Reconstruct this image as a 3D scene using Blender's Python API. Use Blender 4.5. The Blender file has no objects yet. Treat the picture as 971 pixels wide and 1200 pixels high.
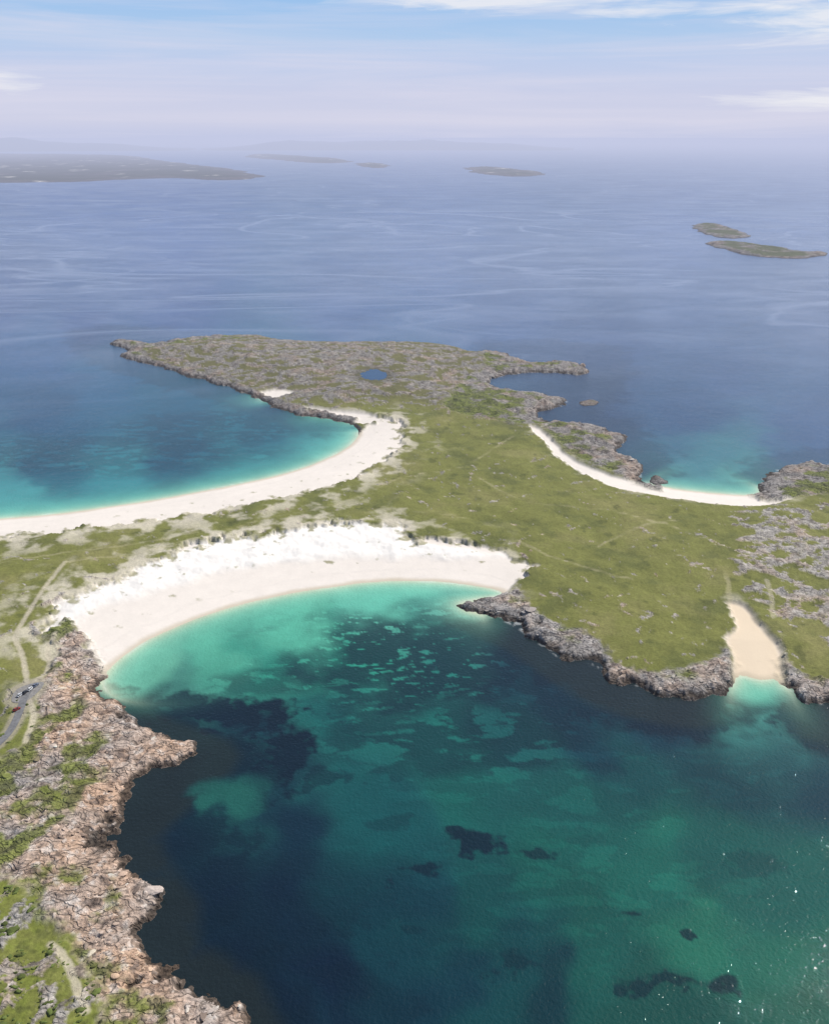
import bpy, math, numpy as np, time
T0=time.time()
rng=np.random.RandomState(11)
sc=bpy.context.scene
sc.view_settings.view_transform='Standard'; sc.view_settings.look='None'; sc.view_settings.exposure=0
CAMH=300.0; PITCH=math.radians(23.0); F=1039.0
# ---------- survey: image bearings -> metres on the ground ----------
def G(u,v,z=0.0):
    dx=(u-485.5)/F; dy=(600-v)/F
    Y=math.cos(PITCH)+dy*math.sin(PITCH); Z=-math.sin(PITCH)+dy*math.cos(PITCH)
    t=(CAMH-z)/(-Z)
    return (t*dx,t*Y)
def lin(c):
    c=np.asarray(c,float)/255.0
    return np.where(c<=0.04045,c/12.92,((c+0.055)/1.055)**2.4)
def cr(p,n=3,closed=True):
    p=np.asarray(p,float); N=len(p); out=[]
    for i in range(N if closed else N-1):
        if closed: a,b,c,d=p[i-1],p[i],p[(i+1)%N],p[(i+2)%N]
        else: a,b,c,d=p[max(i-1,0)],p[i],p[i+1],p[min(i+2,N-1)]
        for k in range(n):
            t=k/n
            out.append(0.5*((2*b)+(-a+c)*t+(2*a-5*b+4*c-d)*t*t+(-a+3*b-3*c+d)*t**3))
    if not closed: out.append(p[-1])
    return np.array(out)
def world(p,z=0.0,n=3,closed=True):
    return np.array([G(a,b,z) for a,b in cr(p,n,closed)])
# ---------- noise ----------
PERM=np.random.RandomState(5).permutation(256); PERM=np.concatenate([PERM,PERM]).astype(np.int32)
ANG=np.arange(256)*2*np.pi/256; GX=np.cos(ANG); GY=np.sin(ANG)
def pn(x,y,seed=0):
    x=x+seed*17.37+900; y=y+seed*9.73+900
    xi=np.floor(x).astype(np.int32); yi=np.floor(y).astype(np.int32)
    xf=x-xi; yf=y-yi
    u=xf*xf*xf*(xf*(xf*6-15)+10); v=yf*yf*yf*(yf*(yf*6-15)+10)
    def g(i,j,a,b):
        h=PERM[(PERM[i&255]+(j&255))&255]
        return GX[h]*a+GY[h]*b
    n00=g(xi,yi,xf,yf); n10=g(xi+1,yi,xf-1,yf); n01=g(xi,yi+1,xf,yf-1); n11=g(xi+1,yi+1,xf-1,yf-1)
    a=n00+u*(n10-n00); b=n01+u*(n11-n01)
    return 1.5*(a+v*(b-a))
def fbm(x,y,wl,o=4,seed=0,ridge=False,rough=0.5):
    s=0; a=1; t=0; f=1.0/wl
    for k in range(o):
        n=pn(x*f,y*f,seed+k*3)
        if ridge: n=1-2*np.abs(n)
        s=s+a*n; t+=a; a*=rough; f*=2.07
    return s/t
def ss(a,b,x):
    t=np.clip((x-a)/(b-a),0,1); return t*t*(3-2*t)
def mix(a,b,t):
    return a+(b-a)*t[...,None]
# ---------- signed distance ----------
def sdf(X,Y,P,closed=True):
    d2=np.full(X.shape,1e18); ins=np.zeros(X.shape,bool); N=len(P)
    for i in range(N if closed else N-1):
        ax,ay=P[i]; bx,by=P[(i+1)%N]; ex,ey=bx-ax,by-ay; L=ex*ex+ey*ey+1e-9
        wx=X-ax; wy=Y-ay; t=np.clip((wx*ex+wy*ey)/L,0,1)
        d2=np.minimum(d2,(wx-t*ex)**2+(wy-t*ey)**2)
        if closed and abs(ey)>1e-9:
            c=((ay>Y)!=(by>Y)); ins^=c&(X<ex*(Y-ay)/ey+ax)
    d=np.sqrt(d2)
    return np.where(ins,d,-d) if closed else d
D0,D1,B0,B1=64.0,8.5,-48.0,48.0; ND,NB=400,460
dc=np.radians(np.linspace(D0,D1,ND)); bc=np.radians(np.linspace(B0,B1,NB))
RC=CAMH/np.tan(dc); CX=RC[:,None]*np.sin(bc)[None,:]; CY=RC[:,None]*np.cos(bc)[None,:]
def samp(Fd,x,y):
    r=np.hypot(x,y); d=np.degrees(np.arctan2(CAMH,r)); b=np.degrees(np.arctan2(x,y))
    i=np.clip((d-D0)/(D1-D0)*(ND-1),0,ND-1.001); j=np.clip((b-B0)/(B1-B0)*(NB-1),0,NB-1.001)
    i0=i.astype(np.int32); j0=j.astype(np.int32); a=i-i0; c=j-j0
    return (Fd[i0,j0]*(1-a)+Fd[i0+1,j0]*a)*(1-c)+(Fd[i0,j0+1]*(1-a)+Fd[i0+1,j0+1]*a)*c

LAND=[(-420,640),(-150,622),(0,608),(60,603),(120,595),(180,586),(240,575),(300,563),(350,550),(390,534),(412,520),(420,508),(415,500),
(395,494),(370,489),(348,487),(325,479),(305,468),(270,455),(240,446),(215,440),(190,431),(160,424),(140,416),(152,410),(130,404),(135,399),(160,400),(185,403),
(205,399),(240,395),(300,393),(325,398),(380,401),(450,401),(500,402),(530,406),(550,412),(580,412),(600,418),(620,425),(650,424),(675,426),(690,434),(680,440),(650,437),(620,437),(590,440),(572,447),
(585,456),(610,459),(640,463),(660,467),(662,474),(640,480),(628,487),(640,494),(660,495),(700,498),(708,505),(730,511),(730,520),(718,530),(740,537),(752,550),(750,562),(768,569),(800,574),(840,578),(885,580),
(892,568),(896,558),(920,548),(945,543),(975,545),(1050,548),(1200,540),(1400,545),(1500,700),(1400,860),(1100,850),(971,826),(950,822),(935,812),(917,802),(911,795),(890,797),(866,792),
(857,802),(840,813),(810,819),(780,815),(750,806),(722,801),(705,787),(690,776),(660,772),(640,759),(620,746),(600,731),(570,722),(545,715),(540,707),(562,702),(590,697),(575,690),
(530,683),(490,681),(440,682),(390,688),(340,696),(290,707),(240,722),(200,738),(165,755),(138,775),(125,790),(120,803),(128,818),(142,832),(160,848),(190,862),(228,872),(238,884),(210,896),(178,898),(160,915),(155,945),(128,970),(140,1000),(170,1030),(190,1060),(185,1090),(200,1120),(230,1140),(262,1165),(282,1200),(300,1260),(300,1340),
(-300,1400),(-700,1100),(-800,800)]
SAND={
'gurteen':[(-420,660),(-150,650),(0,632),(60,627),(120,619),(180,612),(240,605),(300,592),(350,583),(400,567),(440,549),(465,530),(473,512),(468,497),(452,492),(435,497),(422,505),(400,515),(340,535),(250,560),(120,580),(0,595),(-420,625)],
'dogsbay':[(60,740),(62,722),(75,706),(100,694),(130,686),(150,680),(165,668),(200,655),(235,640),(270,633),(310,631),(345,623),(380,621),(405,614),(435,619),(470,618),(476,634),(520,637),(570,645),(605,655),(620,668),(605,681),(590,697),(560,720),(480,720),(380,725),(290,745),(220,780),(160,810),(125,805),(112,780),(100,765),(85,745)],
'right':[(620,503),(637,522),(665,547),(716,572),(758,583),(800,590),(850,595),(900,594),(930,585),(900,578),(885,570),(800,560),(765,566),(735,562),(700,553),(665,536),(645,515),(630,503)],
'cove':[(850,710),(864,709),(879,720),(890,735),(904,750),(914,765),(919,800),(905,820),(870,815),(857,790),(856,770),(849,750),(861,736)],
'pocket':[(305,460),(330,458),(346,461),(330,466),(312,468)],
'pocket2':[(358,478),(395,482),(430,486),(446,492),(425,497),(395,489),(365,484)]}
DUNE=[(60,742),(62,720),(75,704),(130,684),(165,664),(235,636),(310,627),(405,608),(478,612),(480,634),(600,650),(560,656),(420,655),(330,662),(250,676),(180,696),(120,712),(85,735)]
ROCK={
'left':[(62,742),(88,736),(112,762),(124,790),(140,800),(180,840),(260,870),(260,900),(190,960),(180,1000),(220,1060),(220,1110),(290,1150),(330,1260),(330,1400),(150,1400),(120,1200),(98,1150),(72,1100),(45,1062),(15,1035),(-40,1000),(-60,920),(20,885),(45,860),(38,835),(55,805),(66,770)],
'head':[(608,690),(616,706),(640,727),(680,744),(708,758),(718,776),(760,788),(800,786),(836,774),(848,755),(860,770),(862,800),(840,840),(780,840),(700,820),(650,790),(600,755),(530,725),(525,700),(575,700),(590,697)],
'right':[(912,754),(922,778),(950,796),(1000,804),(1100,824),(1400,834),(1400,890),(1000,870),(940,840),(916,804),(912,775)],
'point':[(632,500),(646,514),(668,535),(700,550),(735,562),(775,576),(775,540),(740,500),(700,488),(640,486),(600,480),(570,490),(600,500)],
'east':[(885,582),(900,588),(940,584),(1000,582),(1200,575),(1200,520),(940,530),(895,545),(880,570)],
'hcoast':[(420,492),(395,486),(360,480),(330,470),(305,460),(270,447),(240,438),(200,428),(170,418),(185,408),(240,401),(300,399),(120,380),(90,400),(130,430),(250,462),(320,490),(380,505)],
'heast':[(520,474),(545,445),(570,430),(570,400),(720,405),(720,450),(690,490),(620,500),(560,492),(525,485)]}
HEADL=[(100,395),(300,385),(560,395),(720,420),(700,500),(600,500),(540,485),(450,474),(330,474),(200,440)]
OUTR=[(865,605),(900,596),(1000,590),(1200,590),(1200,770),(1000,760),(940,735),(900,710),(866,680)]
print('t',time.time()-T0)
land=sdf(CX,CY,world(LAND))
sandS={k:sdf(CX,CY,world(v,1.5)) for k,v in SAND.items()}
sand=np.maximum.reduce(list(sandS.values()))
bigsand=np.maximum(sandS['gurteen'],sandS['dogsbay'])
rockS={k:sdf(CX,CY,world(v,2.0,2)) for k,v in ROCK.items()}
rock=np.maximum.reduce(list(rockS.values()))
dune=sdf(CX,CY,world(DUNE,2,2)); headl=sdf(CX,CY,world(HEADL,5,2)); outr=sdf(CX,CY,world(OUTR,5,2))
ROADP=[(-60,905),(-20,885),(4,866),(16,850),(24,832),(30,815),(40,802)]
HR=6.0
roadP=world(ROADP,HR,6,False)
roadD=sdf(CX,CY,roadP,False)
PARK=[(14,822),(20,808),(40,800),(52,800),(46,810),(30,822)]
parkP=world(PARK,HR,3); parkD=sdf(CX,CY,parkP)
PATHS=[[(32,802),(30,785),(26,765),(18,745),(30,722),(45,700),(60,680),(78,660)],[(40,800),(52,790),(58,775),(56,760),(66,742)],[(905,725),(903,700),(897,680)],
 [(100,1185),(80,1130),(60,1105)],[(30,812),(40,840),(30,870)]]
FAINT=[[(78,660),(140,650),(200,640),(300,612),(400,590),(470,560),(540,548),(600,512)],[(855,700),(850,670),(860,650)],[(700,640),(760,615),(820,610)],[(480,600),(560,610),(640,650),(740,680)],[(560,560),(620,590),(720,600),(860,640)],[(0,660),(60,650),(140,640),(240,622)],[(-50,700),(30,690),(78,660)],[(932,680),(938,650),(950,625)]]
pathD=np.minimum.reduce([sdf(CX,CY,world(p,5,3,False),False) for p in PATHS])
faintD=np.minimum.reduce([sdf(CX,CY,world(p,5,3,False),False) for p in FAINT])
print('sdf',time.time()-T0)

PZ=8.0
POND=G(438,439,PZ)
def rockcolor(x,y,tan):
    n1=fbm(x,y,18,4,40); n2=fbm(x,y,5,3,44); n3=fbm(x,y,40,4,47); n4=fbm(x,y,9,4,49)
    grey=np.array([0.34,0.315,0.295]); tn=np.array([0.49,0.335,0.235]); dk=np.array([0.11,0.09,0.08]); lt=np.array([0.60,0.55,0.50]); rust=np.array([0.40,0.225,0.125])
    c=mix(grey[None],tn[None],np.clip(tan+n3*1.0+n1*.6,0,1))
    c=mix(c,rust[None],np.clip(tan,0,1)*ss(.15,.45,n4)*.6)
    c=mix(c,lt[None],np.clip(ss(0.1,0.45,-n2+n1*.4)*0.6,0,1))
    c=mix(c,dk[None],np.clip(ss(0.06,0.45,n2*.7+.6*n4)*0.8,0,1))
    return c
def terrain(x,y):
    w1=fbm(x,y,22,4,1); w2=fbm(x,y,22,4,8); wf=fbm(x,y,6,3,14); w3=fbm(x,y,55,4,17)
    rk=samp(rock,x,y); rprox=ss(-10,4,rk)
    L=samp(land,x,y)
    bs=samp(bigsand,x,y); bsn=ss(-25,-5,bs)
    up=ss(14,26,L)*bsn
    sx,sy=x+w1*(3+12*up),y+w2*(3+14*up)
    lt_=samp(rockS['left'],x,y)
    sdl=L+rprox*(w1*9+wf*4+ss(-5,5,lt_)*np.minimum(w3,0)*16)+(1-rprox)*(w1*0.8)
    sd=samp(sand,sx+2*wf,sy); ws=ss(-2.5,2.5,sd+wf*(2.0+5*up))
    du=ss(-5,10,samp(dune,x,y)+w2*8)
    cv2=ss(-4,4,samp(sandS['cove'],x,y))
    wr=ss(-3,4,samp(rock,sx,sy)+wf*5+w1*5)*(1-cv2*.8)
    wr=np.maximum(wr,(1-ws)*ss(9,2,L)*ss(6,2,sdl))
    ws=ws*(1-wr)
    hd=ss(-30,60,samp(headl,x,y)); orr=ss(-15,15,samp(outr,x,y)+w1*15)
    ridge=fbm(x,y,34,5,20,True,0.5); xs=x*.8+y*.6; ys=-x*.6+y*.8
    joint=fbm(xs*0.45+w1*6,ys*1.3+w2*6,13,3,26,True,0.5)
    lump=fbm(x,y,90,3,30); fine=fbm(x,y,14,4,33)
    pos=np.maximum(sdl,0)
    hs=np.minimum(pos*0.06,2.4)+du*(0.6+1.8*np.clip(fbm(x,y,18,4,36)+.3,0,1))
    hr=5.5*(1-np.exp(-pos/9))*(0.8+0.5*w1)+np.clip(pos/5,0,1)*(ridge*1.8+np.minimum(joint,0.20)*4.0-0.7)
    hr=np.where(sdl>0,np.maximum(hr,-0.4),hr)
    hg=1+4.5*(1-np.exp(-pos/22))+np.clip(pos/40,0,1)*(lump*3.5+fine*1.0+hd*4*ss(20,120,L))
    hr=hr+hd*3*ss(20,120,L)
    big=fbm(x,y,160,3,66)
    nearw=ss(470,400,np.hypot(x,y))
    outw=np.clip(0.03+0.09*ss(.0,.5,big)+0.12*ss(220,330,x)*ss(1000,800,y)+0.32*nearw+np.maximum(0.70*hd*(1+0.35*big),orr*.62*(1+.5*big)),0,1)
    qn=fbm(x,y,30,5,60,True,0.6)+0.25*w2
    tt=0.80-0.62*outw
    oc=ss(tt,tt+0.12,qn)*ss(0,12,pos)*(1-ws)*(1-wr)
    h=hg*(1-ws-wr)+hs*ws+hr*wr+oc*(0.8+fine*1.2)
    rd=np.minimum(samp(roadD,x,y),np.maximum(-samp(parkD,x,y),0)); wroad=ss(12,4.5,rd)
    h=h*(1-wroad)+(HR-0.15)*wroad
    pe=np.hypot((x-POND[0])/16,(y-POND[1])/26)+0.45*w1+.2*wf; wp=ss(3.2,1.3,pe)
    h=h*(1-wp)+wp*(PZ-0.6+0.8*ss(.85,1.25,pe))
    h=np.where(sdl<0,np.maximum(sdl*0.25,-4),h*ss(0,1.5,sdl+0.7))
    # ---- colour ----
    m1=fbm(x,y,70,4,70); m2=fbm(x,y,9,4,75); m3=fbm(x,y,2.2,2,79); m0=fbm(x,y*1.0,28,5,72)
    g=np.array([0.155,0.160,0.042]); gd=np.array([0.095,0.105,0.030]); gy=np.array([0.215,0.200,0.075]); gv=np.array([0.145,0.170,0.030])
    N=x.size; c=np.repeat(g[None],N,0)
    c=mix(c,gy[None],np.clip(ss(-0.0,0.45,m1*.8+0.5*m0),0,1)*0.65)
    c=mix(c,gd[None],np.clip(ss(0.0,0.4,-m1*0.5+m0*0.8+.2*m2),0,1)*0.75)
    c=mix(c,gd[None]*.75,ss(.28,.45,fbm(x,y,17,5,74))*.6)
    near=ss(520,380,np.hypot(x,y))
    c=mix(c,gv[None],near*0.85*(0.5+0.5*ss(-.2,.3,m2)))
    c=mix(c,gd[None]*.9,near*ss(0.05,0.35,fbm(x,y,7,4,85))*0.6)
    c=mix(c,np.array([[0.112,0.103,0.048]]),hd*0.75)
    c=c*(1+(0.18+.12*near)*m3+0.12*m2)[:,None]
    west=ss(120,-60,x)
    dn=ss(75,0,-bs)*west+ss(14,0,-samp(sand,x,y))*.6; dn=np.clip(dn,0,1)
    bl=dn*ss(0.10,0.40,fbm(x,y,24,5,90)+0.30*dn-0.10+0.08*ss(60,-160,x))
    c=mix(c,np.array([[0.54,0.49,0.39]]),bl*0.85*(1-near)*(1-hd*.7))
    headr=ss(0,8,samp(rockS['head'],x,y))
    tan=0.05+ss(-10,10,lt_)*(0.18+0.55*ss(480,390,y+x*0.2))*(0.45+0.55*ss(55,10,L))+0.3*headr*ss(2,6,h)
    rc=rockcolor(x,y,tan)
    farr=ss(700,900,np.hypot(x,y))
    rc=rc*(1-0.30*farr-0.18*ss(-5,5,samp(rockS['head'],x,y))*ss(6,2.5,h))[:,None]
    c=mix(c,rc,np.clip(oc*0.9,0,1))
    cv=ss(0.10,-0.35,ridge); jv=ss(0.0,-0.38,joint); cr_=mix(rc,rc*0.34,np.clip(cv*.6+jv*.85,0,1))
    veg=wr*ss(0.04,0.28,fbm(x,y,22,5,95)+0.009*(pos-22)+0.04)*ss(9,20,pos)
    cr_=mix(cr_,mix(gv[None],gd[None],ss(-.1,.3,m2)),veg*0.9)
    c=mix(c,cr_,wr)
    band=ss(2.6,1.0,h+0.7*wf)*ss(-1,0,sdl)
    c=mix(c,np.array([[0.045,0.034,0.025]]),wr*band*0.9)
    s0=np.array([0.70,0.64,0.575]); s1=np.array([0.77,0.735,0.685]); s2=np.array([0.48,0.41,0.30])
    sc_=mix(np.repeat(s0[None],N,0),s1[None],du)
    sc_=sc_*(1+0.06*m1+0.06*m2+0.03*m3)[:,None]
    sc_=mix(sc_,np.array([[0.66,0.54,0.39]]),cv2*0.9)
    sc_=mix(sc_,s2[None],ss(7,1.0,sdl+w1*1.5)*0.75)
    sc_=mix(sc_,sc_*0.86,ss(2.0,0.4,np.abs(L-17-w1*5))*0.45*ss(-.2,.2,m2))
    tuft=ss(16,28,L)*bsn*ss(0.20,0.42,fbm(x,y,11,5,98)+0.42*ss(14,0,sd)-0.14)*0.8
    sc_=mix(sc_,np.array([[0.22,0.21,0.095]]),tuft)
    c=mix(c,sc_,ws)
    pd=samp(pathD,x,y); c=mix(c,np.array([[0.46,0.41,0.31]]),ss(2.4,0.9,pd+0.7*wf)*(1-ws)*0.8*np.where(x>150,.55,1))
    pd=samp(faintD,x+3*w1,y+3*w2); c=mix(c,np.array([[0.38,0.34,0.20]]),ss(2.6,0.8,pd+wf)*(1-ws)*0.45*ss(-.3,.2,w3))
    c=mix(c,np.array([[0.33,0.29,0.23]]),ss(5.5,3,rd+wf)*0.7)
    pr=ss(2.0,1.1,pe); c=mix(c,np.array([[0.08,0.075,0.045]]),pr*.7)
    return sdl,h,np.clip(c,0.01,0.8),ws,wr,np.clip(oc,0,1)

def build(name,co,faces,col=None,mask=None,smooth=True,mat=None):
    me=bpy.data.meshes.new(name); nv=len(co); nf=len(faces); k=faces.shape[1]
    me.vertices.add(nv); me.vertices.foreach_set('co',np.ascontiguousarray(co,dtype=np.float32).ravel())
    me.loops.add(nf*k); me.loops.foreach_set('vertex_index',faces.astype(np.int32).ravel())
    me.polygons.add(nf); me.polygons.foreach_set('loop_start',np.arange(0,nf*k,k,dtype=np.int32))
    try: me.polygons.foreach_set('loop_total',np.full(nf,k,dtype=np.int32))
    except Exception: pass
    me.update(calc_edges=True)
    me.polygons.foreach_set('use_smooth',np.full(nf,smooth))
    for nm,a in (('Col',col),('Mask',mask)):
        if a is not None:
            at=me.color_attributes.new(nm,'FLOAT_COLOR','POINT')
            at.data.foreach_set('color',np.concatenate([a,np.ones((nv,1))],1).astype(np.float32).ravel())
    me.update()
    ob=bpy.data.objects.new(name,me); sc.collection.objects.link(ob)
    if mat: me.materials.append(mat)
    return ob
def gridfaces(R,C,keep):
    idx=np.arange(R*C).reshape(R,C)
    q=np.stack([idx[:-1,:-1],idx[:-1,1:],idx[1:,1:],idx[1:,:-1]],-1).reshape(-1,4)
    q=q[keep.ravel()[q].all(1)]
    return q[:,::-1]
# ---------- materials ----------
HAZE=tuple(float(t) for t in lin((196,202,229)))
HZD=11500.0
def newmat(name):
    m=bpy.data.materials.new(name); m.use_nodes=True; nt=m.node_tree; nt.nodes.clear(); return m,nt
class N:
    def __init__(s,nt): s.nt=nt
    def a(s,t,**k):
        n=s.nt.nodes.new(t)
        for a,b in k.items(): setattr(n,a,b)
        return n
    def math(s,op,x,y=None,z=None,clamp=False):
        n=s.a('ShaderNodeMath',operation=op,use_clamp=clamp)
        for i,v in enumerate((x,y,z)):
            if v is None: continue
            if isinstance(v,(int,float)): n.inputs[i].default_value=v
            else: s.nt.links.new(v,n.inputs[i])
        return n.outputs[0]
    def noise(s,vec,scale,detail=4,rough=0.55,dist=0.0):
        n=s.a('ShaderNodeTexNoise'); n.inputs['Scale'].default_value=scale; n.inputs['Detail'].default_value=detail
        n.inputs['Roughness'].default_value=rough; n.inputs['Distortion'].default_value=dist; s.nt.links.new(vec,n.inputs['Vector']); return n.outputs['Fac']
    def mixc(s,f,a,b,bt='MIX'):
        n=s.a('ShaderNodeMix',data_type='RGBA',blend_type=bt)
        for k,v in ((0,f),(6,a),(7,b)):
            if isinstance(v,(int,float)): n.inputs[k].default_value=v
            elif isinstance(v,tuple): n.inputs[k].default_value=(*v,1)
            else: s.nt.links.new(v,n.inputs[k])
        return n.outputs[2]
    def rng(s,v,a,b,c,d):
        n=s.a('ShaderNodeMapRange'); s.nt.links.new(v,n.inputs[0])
        for i,q in enumerate((a,b,c,d)): n.inputs[i+1].default_value=q
        return n.outputs[0]
    def bump(s,h,dist,st=1.0,nrm=None):
        n=s.a('ShaderNodeBump'); n.inputs['Strength'].default_value=st; n.inputs['Distance'].default_value=dist
        s.nt.links.new(h,n.inputs['Height'])
        if nrm: s.nt.links.new(nrm,n.inputs['Normal'])
        return n.outputs[0]
    def link(s,a,b): s.nt.links.new(a,b)
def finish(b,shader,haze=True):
    """aerial perspective: haze painted over the surface as emission, growing with distance from world origin"""
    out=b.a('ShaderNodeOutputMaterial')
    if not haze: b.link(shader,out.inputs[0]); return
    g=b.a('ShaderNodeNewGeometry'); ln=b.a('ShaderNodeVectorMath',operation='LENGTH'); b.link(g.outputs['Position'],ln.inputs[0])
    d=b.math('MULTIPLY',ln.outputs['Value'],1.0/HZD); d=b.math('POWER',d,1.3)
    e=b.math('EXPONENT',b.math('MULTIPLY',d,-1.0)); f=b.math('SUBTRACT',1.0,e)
    em=b.a('ShaderNodeEmission'); em.inputs[0].default_value=(*HAZE,1); em.inputs[1].default_value=1.0  # glowing haze colour painted onto the material, no air volume
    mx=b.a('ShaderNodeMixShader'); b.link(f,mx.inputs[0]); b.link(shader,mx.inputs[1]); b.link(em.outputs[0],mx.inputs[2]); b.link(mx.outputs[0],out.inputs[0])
def mat_land():
    m,nt=newmat('coastal_ground'); b=N(nt)
    at=b.a('ShaderNodeAttribute',attribute_name='Col'); mk=b.a('ShaderNodeAttribute',attribute_name='Mask')
    sp=b.a('ShaderNodeSeparateColor'); b.link(mk.outputs['Color'],sp.inputs[0])
    pos=b.a('ShaderNodeNewGeometry').outputs['Position']
    n1=b.noise(pos,0.7,4,0.65); n2=b.noise(pos,0.12,3,0.6)
    notsand=b.math('SUBTRACT',1.0,sp.outputs[0],clamp=True)
    v=b.rng(n1,0.3,0.7,0.6,1.4); v2=b.rng(n2,0.3,0.7,0.85,1.15); vv=b.math('MULTIPLY',v,v2)
    amp=b.math('MULTIPLY_ADD',sp.outputs[1],0.55,b.math('MULTIPLY_ADD',notsand,0.42,0.05))
    f=b.math('MULTIPLY_ADD',b.math('SUBTRACT',vv,1.0),amp,1.0)
    wp=b.a('ShaderNodeTexNoise'); wp.inputs['Scale'].default_value=0.12; wp.inputs['Detail'].default_value=2; b.link(pos,wp.inputs['Vector'])
    ad=b.a('ShaderNodeVectorMath',operation='MULTIPLY_ADD'); b.link(wp.outputs['Color'],ad.inputs[0]); ad.inputs[1].default_value=(14,14,14); b.link(pos,ad.inputs[2])
    vm=b.a('ShaderNodeMapping'); vm.inputs['Rotation'].default_value=(0,0,0.65); vm.inputs['Scale'].default_value=(0.08,0.24,0.15); b.link(ad.outputs[0],vm.inputs[0])
    vo=b.a('ShaderNodeTexVoronoi',feature='DISTANCE_TO_EDGE'); vo.inputs['Scale'].default_value=1.0; b.link(vm.outputs[0],vo.inputs['Vector'])
    crack=b.rng(vo.outputs['Distance'],0.0,0.09,0.45,1.0)
    ck=b.math('MULTIPLY_ADD',b.math('SUBTRACT',crack,1.0),sp.outputs[1],1.0)
    cm=b.a('ShaderNodeVectorMath',operation='SCALE'); b.link(at.outputs['Color'],cm.inputs[0]); b.link(b.math('MULTIPLY',f,ck),cm.inputs['Scale'])
    p=b.a('ShaderNodeBsdfPrincipled'); b.link(cm.outputs[0],p.inputs['Base Color']); p.inputs['Roughness'].default_value=0.9; p.inputs['Specular IOR Level'].default_value=0.15
    hgt=b.math('MULTIPLY',b.math('ADD',n1,b.math('MULTIPLY',ck,0.7)),b.math('MULTIPLY_ADD',sp.outputs[1],1.0,b.math('MULTIPLY_ADD',notsand,0.3,0.08)))
    b.link(b.bump(hgt,0.8,1.0),p.inputs['Normal'])
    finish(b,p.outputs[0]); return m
def mat_simple(name,col,rough=0.8,var=0.2,scale=1.0,metal=0.0,haze=False,bump=0.0):
    m,nt=newmat(name); b=N(nt); pos=b.a('ShaderNodeNewGeometry').outputs['Position']
    n=b.noise(pos,scale,4); f=b.rng(n,0.3,0.7,1-var,1+var)
    c=b.a('ShaderNodeVectorMath',operation='SCALE'); c.inputs[0].default_value=col; b.link(f,c.inputs['Scale'])
    p=b.a('ShaderNodeBsdfPrincipled'); b.link(c.outputs[0],p.inputs['Base Color']); p.inputs['Roughness'].default_value=rough; p.inputs['Metallic'].default_value=metal
    if bump: b.link(b.bump(n,bump),p.inputs['Normal'])
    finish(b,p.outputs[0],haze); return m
def mat_water():
    m,nt=newmat('sea_water_surface'); b=N(nt)
    at=b.a('ShaderNodeAttribute',attribute_name='Col'); pos=b.a('ShaderNodeNewGeometry').outputs['Position']
    mp=b.a('ShaderNodeMapping'); mp.inputs['Scale'].default_value=(0.5,1,1); mp.inputs['Rotation'].default_value=(0,0,-0.2); b.link(pos,mp.inputs[0])
    mp2=b.a('ShaderNodeMapping'); mp2.inputs['Scale'].default_value=(0.4,1,1); mp2.inputs['Rotation'].default_value=(0,0,0.4); b.link(pos,mp2.inputs[0])
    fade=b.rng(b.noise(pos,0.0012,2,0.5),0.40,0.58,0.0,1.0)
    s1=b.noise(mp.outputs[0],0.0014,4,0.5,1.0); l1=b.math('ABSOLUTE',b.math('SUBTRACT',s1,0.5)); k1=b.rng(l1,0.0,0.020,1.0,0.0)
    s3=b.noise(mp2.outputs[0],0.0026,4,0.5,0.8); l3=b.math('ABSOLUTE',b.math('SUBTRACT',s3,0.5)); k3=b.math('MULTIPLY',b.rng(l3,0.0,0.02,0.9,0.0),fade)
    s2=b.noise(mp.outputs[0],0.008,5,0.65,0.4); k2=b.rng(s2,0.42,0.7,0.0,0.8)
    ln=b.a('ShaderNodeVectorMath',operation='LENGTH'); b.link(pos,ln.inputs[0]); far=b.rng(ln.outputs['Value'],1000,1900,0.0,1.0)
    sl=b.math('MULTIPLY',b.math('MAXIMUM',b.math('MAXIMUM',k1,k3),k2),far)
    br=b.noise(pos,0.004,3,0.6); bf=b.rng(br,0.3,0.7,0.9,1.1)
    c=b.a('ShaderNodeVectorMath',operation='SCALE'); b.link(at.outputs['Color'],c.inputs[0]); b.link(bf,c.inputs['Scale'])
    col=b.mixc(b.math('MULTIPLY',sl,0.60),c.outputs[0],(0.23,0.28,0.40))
    p=b.a('ShaderNodeBsdfPrincipled'); b.link(col,p.inputs['Base Color']); p.inputs['IOR'].default_value=1.33
    b.link(b.rng(ln.outputs['Value'],600,5000,0.03,0.35),p.inputs['Roughness'])
    w1=b.noise(pos,0.55,2,0.6,0.2); w2=b.noise(pos,0.09,2,0.5,0.4)
    n1=b.bump(w2,0.24,1.0); n2=b.bump(w1,0.35,1.0,n1)
    b.link(n2,p.inputs['Normal'])
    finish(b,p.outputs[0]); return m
ML=mat_land(); MW=mat_water()
# ---------- terrain ----------
TD=np.radians(np.linspace(63,10.6,1000)); TB=np.radians(np.linspace(-46,46,1500))
R=CAMH/np.tan(TD); X=(R[:,None]*np.sin(TB)).ravel(); Y=(R[:,None]*np.cos(TB)).ravel()
keep=samp(land,X,Y)>-16
ki=np.where(keep)[0]; sdl,h,c,ws,wr,oc=terrain(X[ki],Y[ki])
k2=sdl>-5; keep[:]=False; keep[ki[k2]]=True
remap=-np.ones(X.size,np.int64); remap[ki[k2]]=np.arange(k2.sum())
q=gridfaces(1000,1500,keep); q=remap[q]
co=np.stack([X[ki],Y[ki],h],1)[k2]
build('terrain',co,q,c[k2],np.stack([ws,np.maximum(wr,oc*0.8),oc],1)[k2],True,ML)
print('terrain',len(co),time.time()-T0)
tx,ty,th,twr,tws=X[ki][k2],Y[ki][k2],h[k2],wr[k2],ws[k2]; tsdl=sdl[k2]; tc=c[k2]
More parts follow.
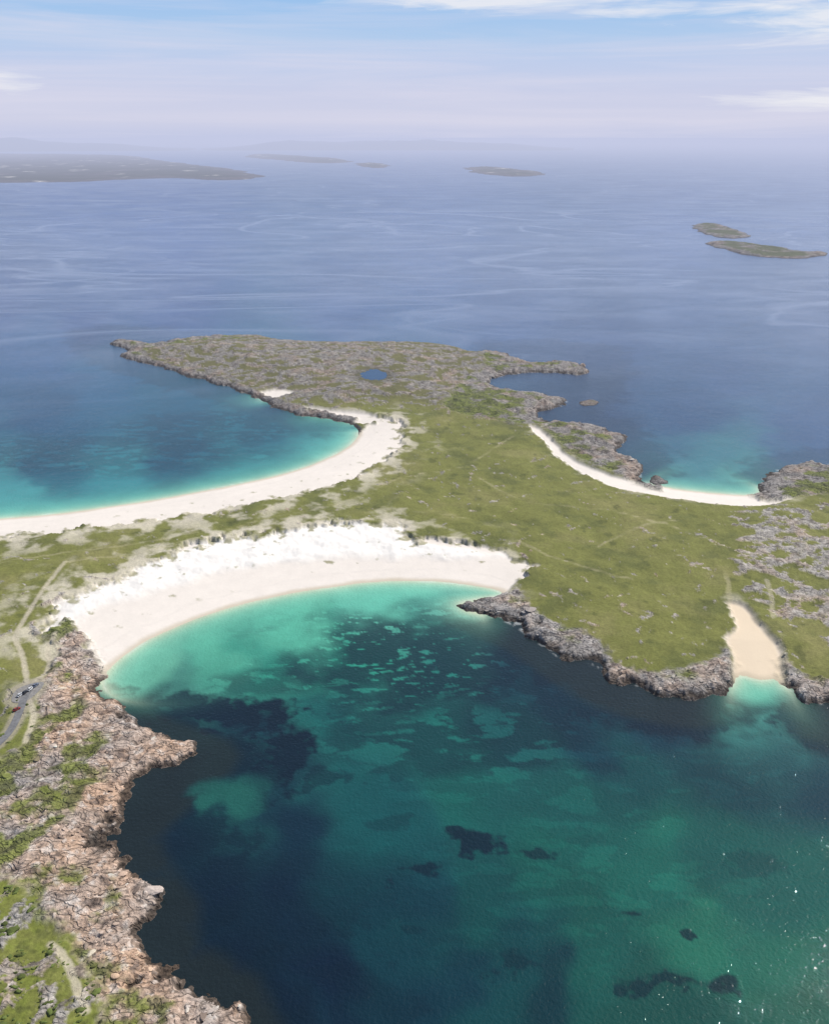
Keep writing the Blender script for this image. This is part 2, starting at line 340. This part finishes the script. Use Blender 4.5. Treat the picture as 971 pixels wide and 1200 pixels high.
# ---------- sea ----------
CT=[(170,790,95,165,140),(250,755,85,172,145),(350,725,88,180,152),(450,705,100,190,165),(540,702,80,150,138),
(300,790,45,138,118),(400,770,42,142,120),(500,765,30,115,105),(600,775,18,75,85),(680,800,15,60,75),
(200,830,30,85,85),(300,850,18,60,72),(400,850,25,96,92),(500,850,26,104,96),(600,850,20,84,84),(700,850,14,60,72),(800,850,12,52,68),(890,812,90,175,150),(890,850,25,85,90),(960,850,14,45,65),
(200,930,12,40,56),(270,930,20,66,70),(350,960,12,42,58),(450,950,18,80,82),(550,930,22,94,86),(650,930,22,90,84),(750,920,19,78,78),(850,920,17,66,72),(950,930,15,58,70),
(170,1000,12,35,52),(250,1050,10,32,52),(350,1050,10,36,56),(450,1050,13,58,68),(550,1050,18,78,76),(650,1030,22,92,82),(750,1010,27,102,88),(850,1000,22,84,78),(950,1020,23,86,78),
(300,1180,10,28,48),(400,1150,10,32,52),(500,1150,13,50,63),(600,1120,16,66,70),(700,1120,24,88,78),(850,1080,36,108,88),(950,1120,32,98,82),(800,1190,22,72,66),(650,1190,14,52,60),(950,1190,28,86,72),
(20,588,75,165,165),(150,568,55,145,152),(300,548,55,148,152),(380,527,75,165,162),(50,545,22,92,112),(200,530,20,90,112),(300,515,28,105,122),(370,503,45,125,132),(50,480,18,78,112),(200,470,28,98,124),(120,430,28,96,132),(50,410,34,90,138),
(100,382,42,86,145),(330,475,25,85,110),(0,350,55,90,148),(200,350,64,98,156),(400,350,82,112,160),(600,350,92,116,160),(800,350,100,122,162),(960,350,104,124,162),
(700,400,78,104,146),(850,430,82,110,148),(800,480,64,98,134),(950,500,68,98,136),(820,545,66,128,138),(870,562,75,140,142),(700,470,54,82,115),(500,300,94,122,172),(200,280,74,110,172),(800,280,112,132,178),(960,240,118,138,182),(500,220,98,126,176),(100,230,82,116,174)]
def pol(x,y):
    return np.degrees(np.arctan2(x,y)),np.degrees(np.arctan2(CAMH,np.hypot(x,y)))
def watercol(x,y):
    w1=fbm(x,y,70,4,201); w2=fbm(x,y,70,4,207); wa=fbm(x,y,18,4,211); wb=fbm(x,y,5,3,214); wl=fbm(x,y,38,5,231)
    xx,yy=x+w1*36,y+w2*36
    b,d=pol(xx,yy); acc=np.zeros((x.size,3)); tot=np.zeros(x.size)
    for u,v,r,g,bb in CT:
        px,py=G(u,v); cb,cd=pol(np.array(px),np.array(py))
        w=1.0/((b-cb)**2+(d-cd)**2*1.3+0.6)**1.8
        cl=lin((r,g,bb))
        if v<500 and not (u<400 and v>400): cl=cl*np.array([0.52,0.60,0.66])
        elif v<640: cl=cl*0.82
        acc+=w[:,None]*cl; tot+=w
    c=acc/tot[:,None]*0.80
    L=-samp(land,x,y); rk=-samp(rock,x,y); sd=-samp(sand,x,y)
    kx,ky=x+w1*30+wl*18,y+w2*26+wa*12
    kel=np.zeros(x.size)
    for u,v,ru,rv,s in [(285,838,105,28,1),(235,825,70,20,.95),(325,890,55,50,1),(215,868,80,32,.9),(150,850,50,36,.9),(190,930,80,60,.75),(200,1000,110,80,.75),(300,1060,160,80,.5),(410,1010,70,40,.35),
        (640,790,110,24,.75),(590,745,60,18,.7),(700,815,90,18,.75),(790,838,110,18,.85),(950,850,45,22,.9),(440,1160,90,40,.4),(130,815,30,14,.7)]:
        px,py=G(u,v); rx=abs(G(u+ru,v)[0]-px); ry=abs(G(u,v-rv)[1]-G(u,v+rv)[1])/2
        e=1-np.hypot((kx-px)/rx,(ky-py)/ry)+0.6*wa+0.35*wl+0.26*wb
        kel=np.maximum(kel,s*ss(-0.05,0.34,e))
    holes=ss(0.14,0.35,fbm(x,y,16,5,240))*ss(.2,.6,kel)
    kel=kel*(1-0.35*holes)
    for u,v,ru,rv,s in [(550,984,48,17,.95),(530,972,24,9,.9),(622,998,44,7,.8),(497,1030,38,11,.85),(730,1065,18,6,.8),(800,1087,18,6,.85),(835,1150,36,15,.85),(772,1144,44,7,.7),(600,1130,44,18,.6),(470,1090,40,12,.45),
        (380,905,40,12,.6),(560,880,75,10,.6),(640,865,60,9,.6),(470,905,55,9,.5),(700,900,55,9,.45),(420,860,40,13,.5),(880,1010,45,11,.35),(690,985,45,9,.35),(455,965,30,12,.4)]:
        px,py=G(u,v); rx=abs(G(u+ru,v)[0]-px); ry=abs(G(u,v-rv)[1]-G(u,v+rv)[1])/2
        e=1-np.hypot((x+wl*16+wa*8-px)/rx,(y+wa*9+w1*10-py)/ry)+0.75*wa+0.45*wb+.3*wl
        kel=np.maximum(kel,s*ss(0.0,0.5,e))
    px,py=G(500,770); e=1-np.hypot((kx-px)/(G(680,768)[0]-px),(ky-py)/((G(500,714)[1]-G(500,832)[1])/2))
    pat=fbm(x*0.7+w1*10,y*1.7,11,4,220,True,0.6)
    kel=np.maximum(kel,0.88*ss(-0.4,0.5,e+wl*.5)*ss(0.08,0.32,pat+wa*.25))
    pat2=fbm(x*.7+w2*12,y*1.5+w1*8,24,5,260,True,.6)
    for (u,v,a,bb,s) in [(540,855,210,62,.7),(120,530,240,30,.4),(250,500,150,25,.4),(700,920,330,70,.3),(620,1040,330,100,.25),(330,800,110,22,.6)]:
        px,py=G(u,v); e=1-np.hypot((x-px)/abs(G(u+a,v)[0]-px),(y-py)/(abs(G(u,v-bb)[1]-G(u,v+bb)[1])/2))
        kel=np.maximum(kel,s*ss(-.1,.5,e+.4*wl)*ss(0.18,0.45,pat2+wa*.4))
    rr_=np.hypot(x,y)
    rkd=ss(26,2,rk+wa*20+wl*18)*ss(-6,10,sd+wa*4)*(0.35+0.65*ss(950,700,rr_))
    kel=np.maximum(kel,0.92*rkd)
    kc=lin((9,32,46))*0.8
    brown=lin((34,40,34))
    kcol=np.repeat(kc[None],x.size,0); kcol=mix(kcol,brown[None],ss(10,0,rk)*0.6)
    lp=G(268,928); e=1-np.hypot((kx-lp[0]-4)/24,(ky-lp[1])/18)+0.6*wa+.4*wl; c=mix(c,lin((34,100,88))[None]*0.78,ss(-.1,.8,e)*0.8); kel=kel*(1-0.85*ss(-.1,.6,e))
    c=mix(c,kcol,kel)
    sh=np.maximum(sd,0); own=np.maximum(L,0)
    near=np.exp(-(np.maximum(sh,own)/25)**1.4)*ss(30,0,sh-own)
    c=mix(c,lin((115,200,172))[None]*0.88,near*0.8*(1-0.8*kel))
    c=mix(c,lin((205,212,182))[None]*0.88,np.exp(-np.maximum(sh,own)/5.5)*ss(12,0,sh-own)*0.9)
    fo=ss(1.1,0.2,np.abs(own-1.2-0.8*wa))*ss(10,2,sh)*0.3*ss(-.1,.3,wl)
    fr=ss(2.5,0.5,own+1.5*wb)*ss(0.15,0.4,wb+wa*0.7)*0.35*ss(3,10,sd)*ss(0,60,x)
    c=mix(c,np.array([[0.7,0.72,0.72]]),np.clip(fo+fr,0,1))
    c=c*(1+0.10*wa+0.07*wb+0.12*wl)[:,None]
    return np.clip(c,0.002,1)
wd=np.radians(np.linspace(64,8.6,760)); wr_=CAMH/np.tan(wd)
far=np.geomspace(wr_[-1],160000,200)[1:]; RR=np.concatenate([wr_,far]); WB=np.radians(np.linspace(-47,47,900))
WX=(RR[:,None]*np.sin(WB)).ravel(); WY=(RR[:,None]*np.cos(WB)).ravel(); nr=len(RR)
wc=watercol(WX,WY)
dl=samp(land,WX,WY); kp=(dl<26)|(np.repeat(RR,900)>wr_[-1])
q=gridfaces(nr,900,kp)
B2=np.radians(np.linspace(47,313,60)); R2=np.concatenate([[0.0],np.geomspace(60,160000,40)])
X2=(R2[:,None]*np.sin(B2)).ravel(); Y2=(R2[:,None]*np.cos(B2)).ravel(); q2=gridfaces(len(R2),60,np.ones(X2.size,bool))+WX.size
B3=np.radians(np.linspace(-47,47,12)); R3=np.array([0.0,80,wr_[0]]); X3=(R3[:,None]*np.sin(B3)).ravel(); Y3=(R3[:,None]*np.cos(B3)).ravel(); q3=gridfaces(3,12,np.ones(X3.size,bool))+WX.size+X2.size
AX=np.concatenate([WX,X2,X3]); AY=np.concatenate([WY,Y2,Y3]); base=lin((16,60,72))
AC=np.concatenate([wc,np.repeat(base[None],X2.size+X3.size,0)])
build('sea_water',np.stack([AX,AY,np.zeros(AX.size)],1),np.concatenate([q,q2,q3]),AC,None,True,MW)
print('sea',time.time()-T0)
# ---------- pond (its shore is where the ground rises through the sheet) ----------
a=np.linspace(0,2*np.pi,49)[:-1]
pv=np.stack([POND[0]+26*np.cos(a),POND[1]+42*np.sin(a),np.full(48,PZ-0.15)],1)
me=bpy.data.meshes.new('pond'); me.from_pydata(pv.tolist(),[],[list(range(48))]); me.update()
po=bpy.data.objects.new('pond',me); sc.collection.objects.link(po); me.materials.append(mat_simple('pond_water',(0.03,0.06,0.12),0.1,0.1,0.3,bump=0.05))
# ---------- islands ----------
def island(name,poly,hmax,nx,ny,cell,grass=0.5,dark=1.0):
    P=world(poly,0,4); x0,y0=P.min(0)-cell*3; x1,y1=P.max(0)+cell*3
    gx,gy=np.meshgrid(np.linspace(x0,x1,nx),np.linspace(y0,y1,ny)); x=gx.ravel(); y=gy.ravel()
    s=sdf(x,y,P)+fbm(x,y,cell*5,5,len(poly),False,0.6)*cell*1.9
    pos=np.maximum(s,0); h=hmax*(1-np.exp(-pos/(cell*1.2)))*(0.6+0.6*fbm(x,y,cell*8,4,31)+0.3*fbm(x,y,cell*2,4,35,True)); h=np.where(s<0,np.maximum(s*.2,-3),np.maximum(h,0.1))
    c=rockcolor(x/3,y/3,np.full(x.size,0.15))*0.6
    gr=ss(-0.1,0.3,fbm(x,y,cell*5,4,51)+grass-0.4+0.3*ss(0,cell*3,pos))*ss(cell*.5,cell*1.5,pos)
    c=mix(c,np.array([[0.085,0.095,0.04]]),gr)*dark
    c=mix(c,np.array([[0.04,0.035,0.03]]),ss(cell*.6,0,pos)*.8)
    if dark<0.9: c=mix(c,np.array([[0.6,0.57,0.5]]),ss(0.36,0.5,fbm(x,y,cell*2.5,4,77))*0.8)
    q=gridfaces(ny,nx,s>-cell)[:,::-1]
    build(name,np.stack([x,y,h],1),q,np.clip(c,0.005,1),np.stack([0*x,1-gr,0*x],1),True,ML)
island('rocky_island',[(812,266),(822,262),(845,264),(862,270),(876,277),(862,280),(840,278),(822,273)],8,180,160,14,.35,.92)
island('rocky_island',[(828,286),(842,283),(875,285),(910,290),(940,295),(966,297),(955,302),(915,303),(880,300),(850,293)],8,300,160,14,.35,.92)
island('rocky_island',[(678,471),(690,469),(701,471),(697,475),(684,475)],2.5,80,60,4,0,.95)
island('rocky_island',[(762,560),(770,557),(780,562),(778,568),(765,567)],2.5,60,60,3,0,.95)
island('rocky_island',[(545,198),(570,196),(600,198),(640,204),(600,207),(565,204)],18,200,160,70,0.5,.4)
island('distant_coastline',[(-400,178),(-100,180),(60,181),(150,183),(200,190),(260,197),(290,202),(308,208),(260,211),(200,209),(130,211),(60,214),(-100,215),(-400,218)],18,520,400,80,0.45,.3)
island('distant_coastline',[(-300,171),(-50,172),(40,174),(60,176),(0,178),(-200,178)],35,200,100,260,.5,.35)
island('distant_coastline',[(285,184),(310,181),(350,183),(390,186),(412,190),(370,191),(320,187)],25,260,120,110,.5,.35)
island('rocky_island',[(416,193),(435,191),(458,194),(440,197)],15,100,80,70,.5,.4)
island('rocky_island',[(170,166),(200,165),(240,167),(210,170)],40,100,80,300,.5,.4)
bb=np.radians(np.linspace(-40,14,400)); rows=np.linspace(-1,1,21)
hx=[];hy=[];hz=[]
env=330*ss(-41,-30,np.degrees(bb))*ss(-12,-24,np.degrees(bb))+240*ss(-13,-6,np.degrees(bb))*ss(10,3,np.degrees(bb))
prof=env*(0.75+0.5*fbm(np.degrees(bb),bb*0,6,4,301))
for k in rows:
    rad=24000+k*3000; w=np.maximum(1-k*k,0)*(1+0.3*fbm(np.degrees(bb),bb*0+k*3,2.5,3,305)); hx.append(rad*np.sin(bb)); hy.append(rad*np.cos(bb)); hz.append(prof*w-3)
hx=np.array(hx).ravel();hy=np.array(hy).ravel();hz=np.array(hz).ravel()
build('distant_hills',np.stack([hx,hy,hz],1),gridfaces(21,400,np.ones(hx.size,bool)),np.repeat(np.array([[0.05,0.07,0.06]]),hx.size,0),np.zeros((hx.size,3)),True,ML)
# ---------- road and car park ----------
def ribbon(name,P,w,z,mat):
    t=np.gradient(P,axis=0); t/=np.linalg.norm(t,axis=1)[:,None]; n=np.stack([-t[:,1],t[:,0]],1)
    co=np.concatenate([np.c_[P+n*w/2,np.full(len(P),z)],np.c_[P-n*w/2,np.full(len(P),z)]]); k=len(P)
    f=np.array([[i+k,i+k+1,i+1,i] for i in range(k-1)]); return build(name,co,f,None,None,False,mat)
MR=mat_simple('worn_asphalt',(0.15,0.15,0.155),0.9,0.25,0.6)
ribbon('road',roadP,4.2,HR+0.05,MR)
me=bpy.data.meshes.new('car_park'); me.from_pydata([(p[0],p[1],HR+0.03) for p in parkP],[],[list(range(len(parkP)))]); me.update(); me.materials.append(mat_simple('gravel_asphalt',(0.22,0.21,0.2),0.95,0.3,0.8))
sc.collection.objects.link(bpy.data.objects.new('car_park',me))
# ---------- cars ----------
MG=mat_simple('car_glass',(0.02,0.025,0.03),0.1,0.0); MT=mat_simple('tyre_rubber',(0.02,0.02,0.02),0.9,0.0)
def car(u,v,ang,col):
    x,y=G(u,v,HR); e=bpy.data.objects.new('parked_car',None); sc.collection.objects.link(e)
    e.location=(x,y,HR+0.06); e.rotation_euler=(0,0,math.radians(ang))
    paint=mat_simple('car_paint',col,0.3,0.02)
    def loft(nm,secs,mat):
        v=[];f=[]
        for (xx,w,z0,z1,wt) in secs: v+=[(xx,-w,z0),(xx,w,z0),(xx,wt,z1),(xx,-wt,z1)]
        for i in range(len(secs)-1):
            a=i*4
            for j in range(4): f.append((a+j,a+(j+1)%4,a+4+(j+1)%4,a+4+j))
        f+=[(3,2,1,0),tuple(len(v)-4+j for j in range(4))]
        m=bpy.data.meshes.new(nm); m.from_pydata(v,[],f); m.update(); m.materials.append(mat); o=bpy.data.objects.new(nm,m); sc.collection.objects.link(o); o.parent=e; return o
    loft('body',[(-2.15,.75,.4,.8,.7),(-1.95,.87,.28,.95,.8),(-0.9,.9,.25,1.0,.82),(0.9,.9,.25,.98,.82),(1.9,.86,.28,.8,.78),(2.15,.7,.4,.65,.62)],paint)
    loft('cabin',[(-1.75,.76,.94,1.0,.74),(-1.35,.78,.96,1.42,.62),(0.3,.78,.96,1.46,.62),(1.05,.76,.93,1.0,.72)],MG)
    loft('roof',[(-1.3,.6,1.425,1.47,.56),(0.25,.6,1.465,1.51,.56)],paint)
    for i,(wx,wy) in enumerate([(-1.35,.8),(-1.35,-.8),(1.35,.8),(1.35,-.8)]):
        a=np.linspace(0,2*np.pi,17)[:-1]; vv=[(wx+.33*math.cos(t),wy+s,.33+.33*math.sin(t)) for s in(-.11,.11) for t in a]
        ff=[(k,(k+1)%16,16+(k+1)%16,16+k) for k in range(16)]+[tuple(range(15,-1,-1)),tuple(range(16,32))]
        m=bpy.data.meshes.new('wheel'); m.from_pydata(vv,[],ff); m.update(); m.materials.append(MT); o=bpy.data.objects.new('wheel_%d'%(i+1),m); sc.collection.objects.link(o); o.parent=e
car(24,815,70,(0.55,0.56,0.58)); car(30,812,72,(0.03,0.03,0.04)); car(36,808,75,(0.6,0.6,0.6)); car(42,804,70,(0.12,0.14,0.2)); car(20,832,55,(0.25,0.04,0.03))
# ---------- boulders / shrubs as single merged meshes ----------
def ico():
    import bmesh
    bm=bmesh.new(); bmesh.ops.create_icosphere(bm,subdivisions=2,radius=1); bm.verts.ensure_lookup_table()
    v=np.array([p.co[:] for p in bm.verts]); f=np.array([[q.index for q in p.verts] for p in bm.faces]); bm.free(); return v,f
IV,IF=ico()
def scatter(name,idx,size,flat,colfn,mat,seed,sharp):
    r=np.random.RandomState(seed); n=len(idx)
    variants=[]
    for k in range(12):
        v=IV.copy()
        if sharp:
            for _ in range(7):
                nrm=r.normal(size=3); nrm/=np.linalg.norm(nrm); d=v@nrm; lim=r.uniform(.35,.7); v=v-np.maximum(d-lim,0)[:,None]*nrm
        else: v=v*(1+0.35*r.normal(size=(len(v),1)).clip(-1,1))
        variants.append(v)
    V=np.stack(variants)[r.randint(0,12,n)]
    a=0.65+r.normal(0,.5,n); s=size; sc3=np.stack([s*r.uniform(.9,2.0,n),s*r.uniform(.7,1.1,n),s*flat*r.uniform(.6,1.2,n)],1)
    V=V*sc3[:,None,:]; ca,sa=np.cos(a)[:,None],np.sin(a)[:,None]
    x=V[...,0]*ca-V[...,1]*sa; y=V[...,0]*sa+V[...,1]*ca
    co=np.stack([x+tx[idx][:,None],y+ty[idx][:,None],V[...,2]+(th[idx]+0.05*s)[:,None]],-1).reshape(-1,3)
    F_=(IF[None]+(np.arange(n)*len(IV))[:,None,None]).reshape(-1,3)
    c=np.repeat(colfn(idx,r),len(IV),0)
    return build(name,co,F_,c,np.tile(np.array([[0,0.0,0]]),(len(co),1)),not sharp,mat)
dist=np.hypot(tx,ty)
cand=np.where((twr>0.6)&(tsdl>0.5)&(dist<900)&(fbm(tx,ty,25,3,150)>0.05))[0]
n=3000; idx=rng.choice(cand,n); sz=rng.lognormal(-0.55,0.55,n)*(0.6+0.45*dist[idx]/500)
scatter('coastal_boulders',idx,sz,0.4,lambda i,r:np.clip(tc[i]*r.uniform(.8,1.35,(len(i),1)),0.02,.6),ML,3,True)
gm=(twr<0.5)&(tws<0.1)&(dist<480)&(fbm(tx,ty,9,3,140)>0.12)&(tx<0)
cand=np.where(gm)[0]
if len(cand):
    n=1100; idx=rng.choice(cand,n); sz=rng.lognormal(-0.5,0.45,n)*0.85
    scatter('gorse_bushes',idx,sz,0.6,lambda i,r:np.array([[0.09,0.115,0.03]])*r.uniform(.6,1.5,(len(i),1)),ML,4,False)
print('scatter',time.time()-T0)
# ---------- camera, sun, world ----------
cam=bpy.data.cameras.new('camera'); co_=bpy.data.objects.new('camera',cam); sc.collection.objects.link(co_)
co_.location=(0,0,CAMH); co_.rotation_euler=(math.pi/2-PITCH,0,0); cam.sensor_fit='VERTICAL'; cam.sensor_height=24; cam.lens=12/math.tan(math.radians(30)); cam.clip_start=1; cam.clip_end=400000
sc.camera=co_
EL=math.radians(48); AZ=math.radians(52)
sd=bpy.data.lights.new('sun','SUN'); sd.energy=4.9; sd.angle=math.radians(0.5); sd.color=(1,0.96,0.9)
so=bpy.data.objects.new('sun',sd); sc.collection.objects.link(so)
from mathutils import Vector
dv=Vector((math.sin(AZ)*math.cos(EL),math.cos(AZ)*math.cos(EL),math.sin(EL))); so.rotation_euler=dv.to_track_quat('Z','Y').to_euler(); so.location=(0,0,500)
w=bpy.data.worlds.new('World'); sc.world=w; w.use_nodes=True; nt=w.node_tree; nt.nodes.clear(); b=N(nt)
sky=b.a('ShaderNodeTexSky',sky_type='NISHITA'); sky.sun_disc=False; sky.sun_elevation=EL; sky.sun_rotation=AZ; sky.altitude=300; sky.dust_density=1.5
tc_=b.a('ShaderNodeTexCoord').outputs['Generated']; sx=b.a('ShaderNodeSeparateXYZ'); b.link(tc_,sx.inputs[0]); z=sx.outputs[2]
S=0.1
ramp=b.a('ShaderNodeValToRGB'); cr_=ramp.color_ramp
zz=b.rng(z,0.0,0.25,0.0,1.0); b.link(zz,ramp.inputs[0])
stops=[(0.0,(196,202,229)),(0.06,(208,210,231)),(0.16,(203,208,232)),(0.27,(192,206,235)),(0.36,(176,203,236)),(0.5,(154,194,237)),(1.0,(115,165,222))]
while len(cr_.elements)<len(stops): cr_.elements.new(0.5)
for e,(p,c3) in zip(cr_.elements,stops): e.position=p; e.color=(*lin(c3),1)
gs=b.a('ShaderNodeVectorMath',operation='SCALE'); b.link(ramp.outputs[0],gs.inputs[0]); gs.inputs['Scale'].default_value=1/S
mp=b.a('ShaderNodeMapping'); mp.inputs['Scale'].default_value=(7,7,60); b.link(tc_,mp.inputs[0])
cn=b.noise(mp.outputs[0],1.0,7,0.62,0.6)
mp2=b.a('ShaderNodeMapping'); mp2.inputs['Scale'].default_value=(2,2,45); mp2.inputs['Location'].default_value=(3,1,2); b.link(tc_,mp2.inputs[0]); cn2=b.noise(mp2.outputs[0],1.0,6,0.6,0.5)
band=b.rng(cn2,0.42,0.66,0.0,0.5)
def blob(azd,eld,wa,we):
    az=math.radians(azd); el=math.radians(eld)
    sub=b.a('ShaderNodeVectorMath',operation='SUBTRACT'); b.link(tc_,sub.inputs[0]); sub.inputs[1].default_value=(math.sin(az),math.cos(az),math.sin(el))
    ml=b.a('ShaderNodeVectorMath',operation='MULTIPLY'); b.link(sub.outputs[0],ml.inputs[0]); ml.inputs[1].default_value=(1/wa,1/wa,1/we)
    l=b.a('ShaderNodeVectorMath',operation='LENGTH'); b.link(ml.outputs[0],l.inputs[0])
    e=b.math('ADD',b.math('SUBTRACT',1.1,l.outputs['Value']),b.math('MULTIPLY',b.math('SUBTRACT',cn,0.5),4.5))
    return b.rng(e,0.0,1.0,0.0,1.0)
cl=None
for t in [(5,7.3,.17,.014),(23,5.9,.10,.022),(23,1.8,.09,.010),(-24,2.8,.05,.012),(12,6.4,.05,.006)]:
    k=blob(*t); cl=k if cl is None else b.math('MAXIMUM',cl,k)
c1=b.mixc(band,gs.outputs[0],tuple(np.array(lin((222,220,236)))/S))
c2=b.mixc(b.math('MULTIPLY',cl,0.8),c1,tuple(np.array(lin((240,240,244)))/S))
up=b.rng(z,0.12,0.35,0.0,1.0)
c3=b.mixc(up,c2,sky.outputs[0])
bg=b.a('ShaderNodeBackground'); b.link(c3,bg.inputs[0]); bg.inputs[1].default_value=S
wo=b.a('ShaderNodeOutputWorld'); b.link(bg.outputs[0],wo.inputs[0])
print('done',time.time()-T0)
